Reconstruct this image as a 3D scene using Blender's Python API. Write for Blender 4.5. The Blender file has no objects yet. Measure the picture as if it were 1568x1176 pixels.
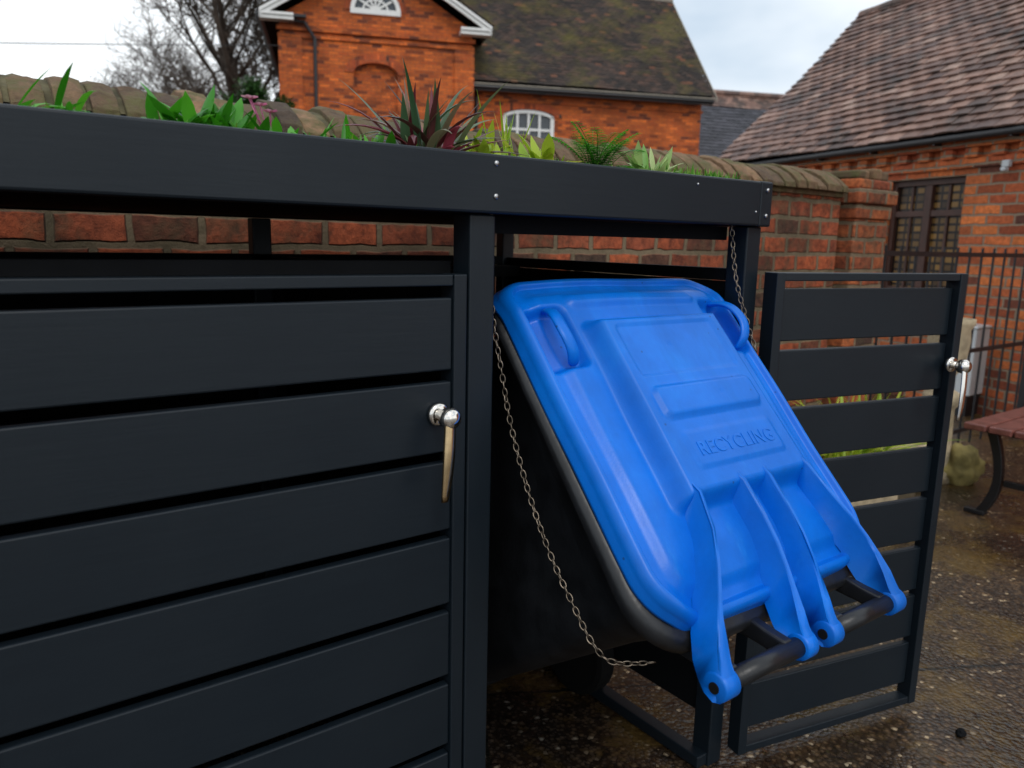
import bpy, math, random, bmesh
from mathutils import Vector, Matrix, noise
random.seed(7)
R=random.uniform
scene=bpy.context.scene
COL=scene.collection

# ------------------------------------------------------------ materials
def newmat(name):
    m=bpy.data.materials.new(name); m.use_nodes=True
    nt=m.node_tree; b=nt.nodes['Principled BSDF']
    return m,nt,b
def N(nt,t,**kw):
    n=nt.nodes.new(t)
    for k,v in kw.items():
        if k=='Detail': v=min(v,5.0)
        if k in n.inputs: n.inputs[k].default_value=v
        else: setattr(n,k,v)
    return n
def L(nt,a,b): nt.links.new(a,b)
def ramp(nt,fac,stops):
    r=nt.nodes.new('ShaderNodeValToRGB')
    e=r.color_ramp.elements
    while len(e)<len(stops): e.new(0.5)
    for i,(p,c) in enumerate(stops):
        e[i].position=p; e[i].color=(c[0],c[1],c[2],1)
    L(nt,fac,r.inputs['Fac']); return r
def mix(nt,fac,a,b,mode='MIX'):
    m=nt.nodes.new('ShaderNodeMix'); m.data_type='RGBA'; m.blend_type=mode
    for s,v in ((m.inputs[0],fac),(m.inputs[6],a),(m.inputs[7],b)):
        if hasattr(v,'links'): L(nt,v,s)
        elif isinstance(v,(int,float)): s.default_value=v
        else: s.default_value=(v[0],v[1],v[2],1)
    return m.outputs[2]
def coords(nt,scale=(1,1,1)):
    tc=nt.nodes.new('ShaderNodeTexCoord'); mp=nt.nodes.new('ShaderNodeMapping')
    mp.inputs['Scale'].default_value=scale
    L(nt,tc.outputs['Object'],mp.inputs['Vector']); return mp.outputs['Vector']
def bump(nt,b,h,strength=0.3,dist=0.01):
    n=N(nt,'ShaderNodeBump',Strength=strength,Distance=dist); L(nt,h,n.inputs['Height']); L(nt,n.outputs[0],b.inputs['Normal']); return n

def simple(name,col,rough=0.5,metal=0,var=0.25,nscale=12,bumps=0.0,spec=None,bscale=60):
    m,nt,b=newmat(name)
    v=coords(nt); no=N(nt,'ShaderNodeTexNoise',Scale=nscale,Detail=4.0); L(nt,v,no.inputs['Vector'])
    c2=[x*(1-var) for x in col]; c1=[min(1,x*(1+var)) for x in col]
    r=ramp(nt,no.outputs['Fac'],[(0.3,c2),(0.7,c1)]); L(nt,r.outputs[0],b.inputs['Base Color'])
    b.inputs['Roughness'].default_value=rough; b.inputs['Metallic'].default_value=metal
    if spec is not None: b.inputs['Specular IOR Level'].default_value=spec
    if bumps:
        n2=N(nt,'ShaderNodeTexNoise',Scale=bscale,Detail=4.0); L(nt,v,n2.inputs['Vector'])
        bump(nt,b,n2.outputs['Fac'],bumps,0.005)
    return m

def paint_mat(name='anthracite_painted_timber',sc=(3,40,40)):
    m,nt,b=newmat(name)
    v=coords(nt,sc); no=N(nt,'ShaderNodeTexNoise',Scale=3.0,Detail=5.0,Roughness=0.65); L(nt,v,no.inputs['Vector'])
    v2=coords(nt); n2=N(nt,'ShaderNodeTexNoise',Scale=4.0,Detail=4.0); L(nt,v2,n2.inputs['Vector'])
    r=ramp(nt,no.outputs['Fac'],[(0.3,(0.0055,0.0098,0.0150)),(0.7,(0.0075,0.0130,0.0190))])
    c=mix(nt,n2.outputs['Fac'],r.outputs[0],(0.007,0.0120,0.0175))
    L(nt,c,b.inputs['Base Color'])
    rr=N(nt,'ShaderNodeMapRange'); L(nt,n2.outputs['Fac'],rr.inputs['Value']); rr.inputs['From Min'].default_value=0.3; rr.inputs['From Max'].default_value=0.7; rr.inputs['To Min'].default_value=0.34; rr.inputs['To Max'].default_value=0.52
    L(nt,rr.outputs[0],b.inputs['Roughness']); b.inputs['Specular IOR Level'].default_value=0.34
    bump(nt,b,no.outputs['Fac'],0.15,0.0015)
    return m

def brick_mat(name,c1,c2,mortar,dark=(0.05,0.03,0.02),darkamt=0.45,bw=0.225,rh=0.075,ms=0.006,grime=0.4,soot=0.0):
    m,nt,b=newmat(name)
    tc=nt.nodes.new('ShaderNodeTexCoord'); sp=nt.nodes.new('ShaderNodeSeparateXYZ'); L(nt,tc.outputs['Object'],sp.inputs[0])
    ad=N(nt,'ShaderNodeMath',operation='ADD'); L(nt,sp.outputs[0],ad.inputs[0]); L(nt,sp.outputs[1],ad.inputs[1])
    cb=nt.nodes.new('ShaderNodeCombineXYZ'); L(nt,ad.outputs[0],cb.inputs[0]); L(nt,sp.outputs[2],cb.inputs[1])
    wn=N(nt,'ShaderNodeTexNoise',Scale=11.0,Detail=3.0); L(nt,tc.outputs['Object'],wn.inputs['Vector'])
    ws=N(nt,'ShaderNodeVectorMath',operation='MULTIPLY_ADD'); L(nt,wn.outputs['Color'],ws.inputs[0]); ws.inputs[1].default_value=(0.020,0.020,0); L(nt,cb.outputs[0],ws.inputs[2])
    br=nt.nodes.new('ShaderNodeTexBrick'); L(nt,ws.outputs[0],br.inputs['Vector'])
    for k,vv in (('Scale',1.0),('Mortar Size',ms),('Mortar Smooth',0.4),('Brick Width',bw),('Row Height',rh),('Bias',0.0)): br.inputs[k].default_value=vv
    br.inputs['Color1'].default_value=(0,0,0,1); br.inputs['Color2'].default_value=(1,1,1,1); br.inputs['Mortar'].default_value=(0.5,0.5,0.5,1)
    no=N(nt,'ShaderNodeTexNoise',Scale=26.0,Detail=5.0,Roughness=0.75); L(nt,tc.outputs['Object'],no.inputs['Vector'])
    big=N(nt,'ShaderNodeTexNoise',Scale=1.3,Detail=5.0,Roughness=0.65); L(nt,tc.outputs['Object'],big.inputs['Vector'])
    cr=ramp(nt,br.outputs['Color'],[(0.0,dark),(0.14,[c2[i]*.65 for i in range(3)]),(0.4,c1),(0.8,c2),(1.0,[min(1,c1[i]*1.3) for i in range(3)])])
    nr=ramp(nt,no.outputs['Fac'],[(0.32,(0.28,0.22,0.20)),(0.62,(1.25,1.2,1.15))])
    base=mix(nt,darkamt,cr.outputs[0],nr.outputs[0],'MULTIPLY')
    base=mix(nt,br.outputs['Fac'],base,mix(nt,no.outputs['Fac'],[x*.4 for x in mortar],mortar))
    gr=ramp(nt,big.outputs['Fac'],[(0.4,(1,1,1)),(0.66,(1-grime,1-grime,1-grime))])
    base=mix(nt,1.0,base,gr.outputs[0],'MULTIPLY')
    if soot:
        m3=N(nt,'ShaderNodeTexNoise',Scale=7.0,Detail=5.0,Roughness=0.7); L(nt,tc.outputs['Object'],m3.inputs['Vector'])
        mr=ramp(nt,m3.outputs['Fac'],[(0.5,(0,0,0)),(0.64,(soot,soot,soot))]); base=mix(nt,mr.outputs[0],base,(0.07,0.06,0.03))
    L(nt,base,b.inputs['Base Color']); b.inputs['Roughness'].default_value=0.85
    iv=N(nt,'ShaderNodeMath',operation='SUBTRACT'); iv.inputs[0].default_value=1.0; L(nt,br.outputs['Fac'],iv.inputs[1])
    a2=N(nt,'ShaderNodeMath',operation='MULTIPLY_ADD'); L(nt,no.outputs['Fac'],a2.inputs[0]); a2.inputs[1].default_value=0.8; L(nt,iv.outputs[0],a2.inputs[2])
    bump(nt,b,a2.outputs[0],0.9,0.009)
    return m

def island_mat(name,stops,rough=0.8,nscale=30,nmix=0.5,moss=None,bumps=0.4,trans=0.0,mosspos=(0.52,0.68),mscale=1.5):
    m,nt,b=newmat(name)
    g=nt.nodes.new('ShaderNodeNewGeometry')
    r=ramp(nt,g.outputs['Random Per Island'],stops); c=r.outputs[0]
    if nmix:
        v=coords(nt); no=N(nt,'ShaderNodeTexNoise',Scale=nscale,Detail=5.0,Roughness=0.65); L(nt,v,no.inputs['Vector'])
        c=mix(nt,nmix,c,mix(nt,no.outputs['Fac'],(0.2,0.2,0.2),(1.7,1.7,1.7)),'MULTIPLY')
    if moss:
        n2=N(nt,'ShaderNodeTexNoise',Scale=mscale,Detail=5.0,Roughness=0.7); L(nt,v,n2.inputs['Vector'])
        mr=ramp(nt,n2.outputs['Fac'],[(mosspos[0],(0,0,0)),(mosspos[1],(1,1,1))])
        c=mix(nt,mr.outputs[0],c,moss)
    L(nt,c,b.inputs['Base Color']); b.inputs['Roughness'].default_value=rough
    if bumps: bump(nt,b,no.outputs['Fac'],bumps,0.006)
    if trans:
        tr=nt.nodes.new('ShaderNodeBsdfTranslucent'); L(nt,c,tr.inputs['Color'])
        ms=nt.nodes.new('ShaderNodeMixShader'); ms.inputs[0].default_value=trans
        out=nt.nodes['Material Output']; L(nt,b.outputs[0],ms.inputs[1]); L(nt,tr.outputs[0],ms.inputs[2]); L(nt,ms.outputs[0],out.inputs['Surface'])
    return m

M={}
M['paint']=paint_mat()
M['paintv']=paint_mat('anthracite_painted_post',(40,40,3))
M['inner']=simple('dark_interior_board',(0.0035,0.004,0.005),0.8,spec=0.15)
M['chrome']=simple('polished_chrome',(0.80,0.76,0.70),0.10,1.0,0.05)
M['gold_reflection']=simple('gold_reflection_lever',(0.55,0.40,0.22),0.22,1.0,0.25,30)  # gold reflection on the chrome lever, painted in as its metal colour
M['steel']=simple('dull_chain_steel',(0.22,0.18,0.14),0.40,1.0,0.5,80)
M['screw']=simple('zinc_screw',(0.5,0.5,0.5),0.35,1.0,0.1)
M['blackmetal']=simple('black_painted_iron',(0.012,0.012,0.014),0.45)
M['rubber']=simple('black_rubber',(0.007,0.007,0.007),0.8,spec=.2)
M['white']=simple('white_painted_joinery',(0.75,0.75,0.73),0.5,0,0.05)
M['gutter']=simple('black_plastic_gutter',(0.012,0.012,0.014),0.4)
M['glass']=simple('window_glass',(0.05,0.06,0.07),0.05)
M['brick_house']=brick_mat('orange_red_house_brick',(0.68,0.155,0.024),(0.50,0.098,0.018),(0.30,0.14,0.07),dark=(0.16,0.04,0.02),darkamt=.6,grime=0.35)
M['brick_arch']=brick_mat('gauged_arch_brick',(0.58,0.11,0.022),(0.42,0.07,0.018),(0.34,0.15,0.08),bw=0.075,rh=0.225)
M['brick_out']=brick_mat('outbuilding_brick',(0.68,0.19,0.048),(0.46,0.10,0.036),(0.42,0.31,0.21),dark=(0.12,0.045,0.03),darkamt=.6,grime=0.28,ms=0.010)
M['brick_wall']=brick_mat('garden_wall_brick',(0.44,0.10,0.034),(0.28,0.07,0.032),(0.27,0.20,0.12),dark=(0.07,0.045,0.03),darkamt=1.0,bw=0.168,rh=0.08,ms=0.012,grime=0.5,soot=.5)
M['brick_pier']=brick_mat('pier_brick',(0.50,0.14,0.042),(0.32,0.08,0.032),(0.32,0.23,0.14),dark=(0.07,0.04,0.03),darkamt=1.0,bw=0.17,rh=0.075,ms=0.011,grime=0.45,soot=.5)
M['coping']=island_mat('weathered_coping_brick',[(0,(0.06,0.04,0.027)),(0.5,(0.14,0.085,0.045)),(1,(0.24,0.14,0.075))],0.9,38,1.0,moss=(0.095,0.085,0.03),mosspos=(0.46,0.62),mscale=9,bumps=1.0)
M['tile_main']=island_mat('mossy_dark_clay_tiles',[(0,(0.018,0.014,0.013)),(0.6,(0.042,0.028,0.022)),(0.95,(0.075,0.042,0.031)),(1,(0.17,0.065,0.033))],0.85,6,0.6,moss=(0.12,0.10,0.014),mscale=0.9,mosspos=(0.47,0.76))
M['tile_out']=island_mat('weathered_clay_tiles',[(0,(0.095,0.055,0.046)),(0.5,(0.20,0.115,0.088)),(0.85,(0.28,0.16,0.12)),(1,(0.35,0.23,0.18))],0.55,14,0.8,moss=(0.055,0.042,0.036),mscale=2.2,mosspos=(0.5,0.66))
M['tile_back']=island_mat('slate_tiles',[(0,(0.025,0.026,0.034)),(1,(0.06,0.06,0.075))],0.6,6,0.5)
M['brownframe']=simple('brown_window_frame',(0.06,0.022,0.014),0.5)
M['stone']=simple('weathered_limestone',(0.42,0.34,0.22),0.9,0,0.35,14,0.8)
M['mossrock']=simple('mossy_yellow_stone',(0.26,0.21,0.07),0.9,0,0.6,9,0.9,bscale=25)
M['greybox']=simple('pale_grey_cabinet',(0.55,0.57,0.58),0.45,0,0.08)
M['benchwood']=simple('red_brown_bench_slat',(0.17,0.06,0.048),0.35,0,0.3,20,0.4)
M['soil']=simple('potting_soil',(0.03,0.022,0.015),0.95,0,0.5,40,0.9)
M['bark']=simple('grey_brown_bark',(0.065,0.048,0.036),0.9,0,0.3,3)
M['binblack']=simple('dark_grey_bin_plastic',(0.011,0.012,0.014),0.36,0,0.4,18,0.15,spec=.45)
M['lichen']=island_mat('cream_lichen_ridge',[(0,(0.2,0.17,0.13)),(1,(0.35,0.32,0.27))],.9,8,.7)
M['mossmortar']=simple('mossy_mortar',(0.09,0.078,0.04),.95,0,.5,20,.6)

# blue bin plastic
m,nt,b=newmat('blue_bin_plastic'); M['blue']=m
v=coords(nt); no=N(nt,'ShaderNodeTexNoise',Scale=5.0,Detail=5.0,Roughness=0.7); L(nt,v,no.inputs['Vector'])
r=ramp(nt,no.outputs['Fac'],[(0.25,(0.0002,0.118,0.54)),(0.55,(0.0003,0.160,0.70)),(0.8,(0.001,0.215,0.80))])
sc=N(nt,'ShaderNodeTexNoise',Scale=28.0,Detail=5.0,Roughness=0.8); L(nt,coords(nt,(1,0.35,0.35)),sc.inputs['Vector'])
sr=ramp(nt,sc.outputs['Fac'],[(0.58,(0,0,0)),(0.76,(0.26,0.26,0.26))])
c=mix(nt,sr.outputs[0],r.outputs[0],(0.03,0.30,0.75))
dn=N(nt,'ShaderNodeTexVoronoi',Scale=34.0); L(nt,v,dn.inputs['Vector'])
dr=ramp(nt,dn.outputs['Distance'],[(0.05,(1,1,1)),(0.09,(0,0,0))])
dn2=N(nt,'ShaderNodeTexNoise',Scale=11.0); L(nt,v,dn2.inputs['Vector'])
dr2=ramp(nt,dn2.outputs['Fac'],[(0.52,(0,0,0)),(0.58,(0.8,0.8,0.8))])
c=mix(nt,mix(nt,1.0,dr.outputs[0],dr2.outputs[0],'MULTIPLY'),c,(0.01,0.05,0.18))
df=N(nt,'ShaderNodeTexNoise',Scale=9.0,Detail=5.0,Roughness=0.6); L(nt,coords(nt,(1,.25,.25)),df.inputs['Vector'])
dfr=ramp(nt,df.outputs['Fac'],[(0.48,(0,0,0)),(0.72,(0.5,0.5,0.5))]); c=mix(nt,dfr.outputs[0],c,(0.003,0.09,0.38))
L(nt,c,b.inputs['Base Color'])
mr=N(nt,'ShaderNodeMapRange'); L(nt,df.outputs['Fac'],mr.inputs['Value']); mr.inputs['From Min'].default_value=.3; mr.inputs['From Max'].default_value=.7; mr.inputs['To Min'].default_value=0.28; mr.inputs['To Max'].default_value=0.48
L(nt,mr.outputs[0],b.inputs['Roughness']); b.inputs['Specular IOR Level'].default_value=0.34
f=N(nt,'ShaderNodeTexNoise',Scale=260.0,Detail=2.0); L(nt,v,f.inputs['Vector']); bump(nt,b,f.outputs['Fac'],0.08,0.002)

# wet exposed-aggregate ground
m,nt,b=newmat('wet_aggregate_concrete'); M['ground']=m
v=coords(nt)
vo=N(nt,'ShaderNodeTexVoronoi',Scale=85.0,Randomness=1.0); L(nt,v,vo.inputs['Vector'])
sp=nt.nodes.new('ShaderNodeSeparateColor'); L(nt,vo.outputs['Color'],sp.inputs[0])
peb=ramp(nt,sp.outputs[0],[(0,(0.028,0.022,0.019)),(0.5,(0.058,0.043,0.032)),(0.85,(0.090,0.064,0.042)),(0.968,(0.14,0.10,0.065)),(0.985,(0.42,0.37,0.29))])
ed=ramp(nt,vo.outputs['Distance'],[(0.3,(1,1,1)),(0.55,(0.45,0.42,0.40))])
c=mix(nt,1.0,peb.outputs[0],ed.outputs[0],'MULTIPLY')
b1=N(nt,'ShaderNodeTexNoise',Scale=1.1,Detail=5.0,Roughness=0.65); L(nt,v,b1.inputs['Vector'])
b1r=ramp(nt,b1.outputs['Fac'],[(0.38,(0.6,0.63,0.70)),(0.6,(1.5,1.25,0.9))])
c=mix(nt,1.0,c,b1r.outputs[0],'MULTIPLY')
b2=N(nt,'ShaderNodeTexNoise',Scale=2.6,Detail=5.0,Roughness=0.75); L(nt,v,b2.inputs['Vector'])
b2r=ramp(nt,b2.outputs['Fac'],[(0.50,(0,0,0)),(0.64,(0.8,0.8,0.8))])
b3=N(nt,'ShaderNodeTexNoise',Scale=45.0,Detail=5.0); L(nt,v,b3.inputs['Vector'])
c=mix(nt,b2r.outputs[0],c,mix(nt,b3.outputs['Fac'],(0.02,0.014,0.005),(0.20,0.12,0.028)))
dt=[]
for vec,per,off in (((.485,.875,0),2.6,-1.943),((.875,-.485,0),5.2,-.2)):
    wv=N(nt,'ShaderNodeVectorMath',operation='MULTIPLY_ADD'); L(nt,b3.outputs['Color'],wv.inputs[0]); wv.inputs[1].default_value=(0.02,0.02,0); L(nt,v,wv.inputs[2])
    d_=N(nt,'ShaderNodeVectorMath',operation='DOT_PRODUCT'); L(nt,wv.outputs[0],d_.inputs[0]); d_.inputs[1].default_value=vec
    a=N(nt,'ShaderNodeMath',operation='ADD'); L(nt,d_.outputs['Value'],a.inputs[0]); a.inputs[1].default_value=off
    p=N(nt,'ShaderNodeMath',operation='PINGPONG'); L(nt,a.outputs[0],p.inputs[0]); p.inputs[1].default_value=per/2
    l=N(nt,'ShaderNodeMath',operation='LESS_THAN'); L(nt,p.outputs[0],l.inputs[0]); l.inputs[1].default_value=0.006; dt.append(l.outputs[0])
jm=N(nt,'ShaderNodeMath',operation='MAXIMUM'); L(nt,dt[0],jm.inputs[0]); L(nt,dt[1],jm.inputs[1])
c=mix(nt,jm.outputs[0],c,(0.010,0.010,0.008))
L(nt,c,b.inputs['Base Color'])
rr=N(nt,'ShaderNodeMapRange'); L(nt,b1.outputs['Fac'],rr.inputs['Value']); rr.inputs['From Min'].default_value=0.35; rr.inputs['From Max'].default_value=0.65; rr.inputs['To Min'].default_value=0.14; rr.inputs['To Max'].default_value=0.45
L(nt,rr.outputs[0],b.inputs['Roughness'])
hh=N(nt,'ShaderNodeMath',operation='MULTIPLY_ADD'); L(nt,vo.outputs['Distance'],hh.inputs[0]); hh.inputs[1].default_value=-1.0; L(nt,b3.outputs['Fac'],hh.inputs[2])
bump(nt,b,hh.outputs[0],0.5,0.004)

m,nt,b=newmat('leaded_glass'); M['leaded']=m
tc=nt.nodes.new('ShaderNodeTexCoord'); s3=nt.nodes.new('ShaderNodeSeparateXYZ'); L(nt,tc.outputs['Object'],s3.inputs[0]); cb=nt.nodes.new('ShaderNodeCombineXYZ'); L(nt,s3.outputs[1],cb.inputs[0]); L(nt,s3.outputs[2],cb.inputs[1])
br=nt.nodes.new('ShaderNodeTexBrick'); br.offset=0; L(nt,cb.outputs[0],br.inputs['Vector'])
for k,vv in (('Scale',1.0),('Mortar Size',0.011),('Brick Width',0.085),('Row Height',0.062)): br.inputs[k].default_value=vv
br.inputs['Color1'].default_value=(0.28,0.15,0.04,1); br.inputs['Color2'].default_value=(0.05,0.03,0.018,1); br.inputs['Mortar'].default_value=(0.015,0.010,0.008,1)
L(nt,br.outputs['Color'],b.inputs['Base Color']); b.inputs['Roughness'].default_value=0.25; b.inputs['Specular IOR Level'].default_value=0.25

def leafmat(name,a,bb,c,tr=0.35,rough=0.45): return island_mat(name,[(0,a),(0.5,bb),(1,c)],rough,60,0.0,None,0.0,tr)
M['leaf_green']=leafmat('fresh_green_leaf',(0.025,0.17,0.008),(0.05,0.29,0.012),(0.12,0.45,0.025))
M['leaf_sedum']=leafmat('sedum_leaf',(0.05,0.20,0.02),(0.12,0.33,0.03),(0.24,0.42,0.05))
M['leaf_yellow']=leafmat('golden_green_leaf',(0.20,0.36,0.02),(0.36,0.50,0.03),(0.58,0.60,0.09))
M['leaf_phorm']=leafmat('bronze_red_strap_leaf',(0.03,0.03,0.015),(0.12,0.018,0.028),(0.36,0.06,0.09),0.25,0.3)
M['leaf_phorm2']=leafmat('striped_strap_leaf',(0.03,0.08,0.035),(0.13,0.20,0.09),(0.30,0.09,0.08),0.25,0.3)
M['leaf_dark']=leafmat('evergreen_leaf',(0.015,0.05,0.01),(0.03,0.09,0.018),(0.06,0.15,0.03),0.15,0.4)
M['leaf_pale']=leafmat('variegated_leaf',(0.12,0.36,0.05),(0.38,0.52,0.18),(0.55,0.62,0.3))
M['petal']=leafmat('pink_petal',(0.6,0.16,0.32),(0.7,0.25,0.42),(0.75,0.4,0.5))
M['deadleaf']=leafmat('brown_dead_leaf',(0.06,0.03,0.012),(0.12,0.055,0.02),(0.02,0.012,0.008),0.1,0.5)

# ------------------------------------------------------------ mesh helper
class MB:
    def __init__(s): s.v=[]; s.f=[]
    def quad(s,*p):
        i=len(s.v); s.v+= [tuple(q) for q in p]; s.f.append(tuple(range(i,i+len(p))))
    def box(s,x0,x1,y0,y1,z0,z1,mt=None):
        i=len(s.v)
        ps=[(x0,y0,z0),(x1,y0,z0),(x1,y1,z0),(x0,y1,z0),(x0,y0,z1),(x1,y0,z1),(x1,y1,z1),(x0,y1,z1)]
        if mt: ps=[tuple(mt@Vector(p)) for p in ps]
        s.v+=ps
        for f in ((0,3,2,1),(4,5,6,7),(0,1,5,4),(1,2,6,5),(2,3,7,6),(3,0,4,7)): s.f.append(tuple(i+k for k in f))
    def loft(s,rings,cap=True,closed=True):
        i=len(s.v); n=len(rings[0])
        for r in rings: s.v+=[tuple(p) for p in r]
        for k in range(len(rings)-1):
            for j in range(n if closed else n-1):
                a=i+k*n+j; b2=i+k*n+(j+1)%n; s.f.append((a,b2,b2+n,a+n))
        if cap:
            s.f.append(tuple(i+j for j in range(n))[::-1]); s.f.append(tuple(i+(len(rings)-1)*n+j for j in range(n)))
    def tube(s,pts,rad,n=8,cap=True):
        pts=[Vector(p) for p in pts]
        if not isinstance(rad,(list,tuple)): rad=[rad]*len(pts)
        rings=[]; up=None
        for k,p in enumerate(pts):
            t=(pts[min(k+1,len(pts)-1)]-pts[max(k-1,0)]).normalized()
            if up is None: up=Vector((0,0,1)) if abs(t.z)<0.9 else Vector((1,0,0))
            x=t.cross(up).normalized(); y=x.cross(t).normalized(); up=y
            rings.append([p+(x*math.cos(q*2*math.pi/n)+y*math.sin(q*2*math.pi/n))*rad[k] for q in range(n)])
        s.loft(rings,cap)
    def obj(s,name,mat,parent=None,smooth=False,bevel=0,segs=2,recalc=False):
        me=bpy.data.meshes.new(name); me.from_pydata(s.v,[],s.f); me.update()
        if recalc:
            bm=bmesh.new(); bm.from_mesh(me); bmesh.ops.recalc_face_normals(bm,faces=bm.faces[:]); bm.to_mesh(me); bm.free()
        o=bpy.data.objects.new(name,me); COL.objects.link(o)
        me.materials.append(mat)
        if smooth:
            for p in me.polygons: p.use_smooth=True
        if bevel:
            bv=o.modifiers.new('bevel','BEVEL'); bv.width=bevel; bv.segments=segs; bv.limit_method='ANGLE'; bv.angle_limit=math.radians(40)
        if parent: o.parent=parent
        return o
def empty(name,loc=(0,0,0),rz=0):
    e=bpy.data.objects.new(name,None); COL.objects.link(e); e.location=loc; e.rotation_euler=(0,0,rz); e.empty_display_size=0.1; return e
def cut(o,mb):
    c=mb.obj('tmpcut',M['white'],recalc=True); c.parent=o.parent
    md=o.modifiers.new('b','BOOLEAN'); md.operation='DIFFERENCE'; md.object=c; md.solver='EXACT'
    bpy.context.view_layer.update()
    dg=bpy.context.evaluated_depsgraph_get(); me=bpy.data.meshes.new_from_object(o.evaluated_get(dg))
    o.modifiers.clear(); o.data=me; bpy.data.objects.remove(c)
    while len(me.materials)>1: me.materials.pop(index=len(me.materials)-1)

# ------------------------------------------------------------ camera (eye height 1.22 m)
cam=bpy.data.objects.new('camera',bpy.data.cameras.new('camera')); COL.objects.link(cam); scene.camera=cam
right=Vector((.801,-.5982,.0217)); up=Vector((.0907,.1573,.9834)); back=Vector((-.5918,-.7857,.1803))
mt=Matrix((right,up,back)).transposed().to_4x4(); mt.translation=Vector((0,0,1.22)); cam.matrix_world=mt
cam.data.sensor_width=36; cam.data.lens=27.4; cam.data.clip_start=0.05; cam.data.clip_end=500
cam.data.dof.use_dof=True; cam.data.dof.focus_distance=1.40; cam.data.dof.aperture_fstop=5.0

# ------------------------------------------------------------ ground
g=MB(); g.quad((-120,-60,0),(160,-60,0),(160,200,0),(-120,200,0)); g.obj('ground',M['ground'])

# ------------------------------------------------------------ bin store
store=empty('bin_store')
FY=1.034
mb=MB()
XL=-0.76
mb.box(XL,1.400,1.018,1.055,1.262,1.352)
o=mb.obj('roof_beam_front',M['paint'],store,bevel=0.004)
mb=MB(); mb.box(1.4005,1.441,1.019,1.95,1.261,1.353); mb.box(XL-.04,XL-.0005,1.019,1.95,1.261,1.353)
mb.box(XL,1.400,1.915,1.95,1.262,1.352)
mb.obj('roof_beam_sides',M['paint'],store,bevel=0.004)
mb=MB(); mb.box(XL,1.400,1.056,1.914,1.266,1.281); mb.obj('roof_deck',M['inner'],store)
mb=MB(); mb.box(XL+.002,1.398,1.057,1.912,1.282,1.338); mb.obj('planter_soil',M['soil'],store)
mb=MB()
for x0,x1 in ((XL-.03,XL+.02),(-0.058,-0.010),(0.690,0.739),(1.386,1.432)):
    mb.box(x0,x1,FY,FY+.05,0.0,1.2605)
mb.obj('front_posts',M['paintv'],store,bevel=0.003)
mb=MB()
for x0,x1 in ((-0.76,-0.715),(-.03,.015),(0.636,0.682),(1.375,1.415)):
    mb.box(x0,x1,1.885,1.92,0.0,1.2605)
mb.obj('rear_posts',M['paintv'],store,bevel=0.003)
mb=MB()
for k in range(9):
    z1=1.150-k*.1285; mb.box(XL,1.374,1.921,1.938,z1-.118,z1)
mb.box(XL,1.374,1.8,1.884,1.12,1.150)
mb.box(XL,1.374,1.885,1.94,1.151,1.176); mb.box(1.39,1.43,1.085,1.884,1.146,1.172)
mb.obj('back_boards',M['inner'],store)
mb=MB()
for k in range(8):
    z1=1.144-k*.1285; mb.box(1.398,1.414,1.085,1.884,z1-.126,z1)
mb.box(0.705,0.724,1.085,1.884,0.05,1.17); mb.box(-0.045,-0.025,1.085,1.884,0.05,1.17); mb.box(XL,XL+.02,1.085,1.884,0.05,1.17)
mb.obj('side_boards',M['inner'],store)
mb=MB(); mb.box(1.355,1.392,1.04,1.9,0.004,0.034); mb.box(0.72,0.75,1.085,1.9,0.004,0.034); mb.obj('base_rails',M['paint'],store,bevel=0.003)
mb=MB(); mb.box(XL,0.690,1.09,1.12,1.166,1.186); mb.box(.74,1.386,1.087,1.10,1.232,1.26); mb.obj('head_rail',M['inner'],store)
mb=MB()
def screw(x,y,z,r=.0045):
    mb.tube([(x,y+.002,z),(x,y-.0015,z),(x,y-.003,z)],[r,r,r*.5],12)
for x,z in ((.727,1.338),(.727,1.288),(1.421,1.335),(1.421,1.283),(1.2,1.335),(.03,1.335),(1.385,1.29)): screw(x,1.018,z,.0045 if x not in (1.2,1.385) else .0025)
mb.obj('screws',M['screw'],store,smooth=True)

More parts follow.
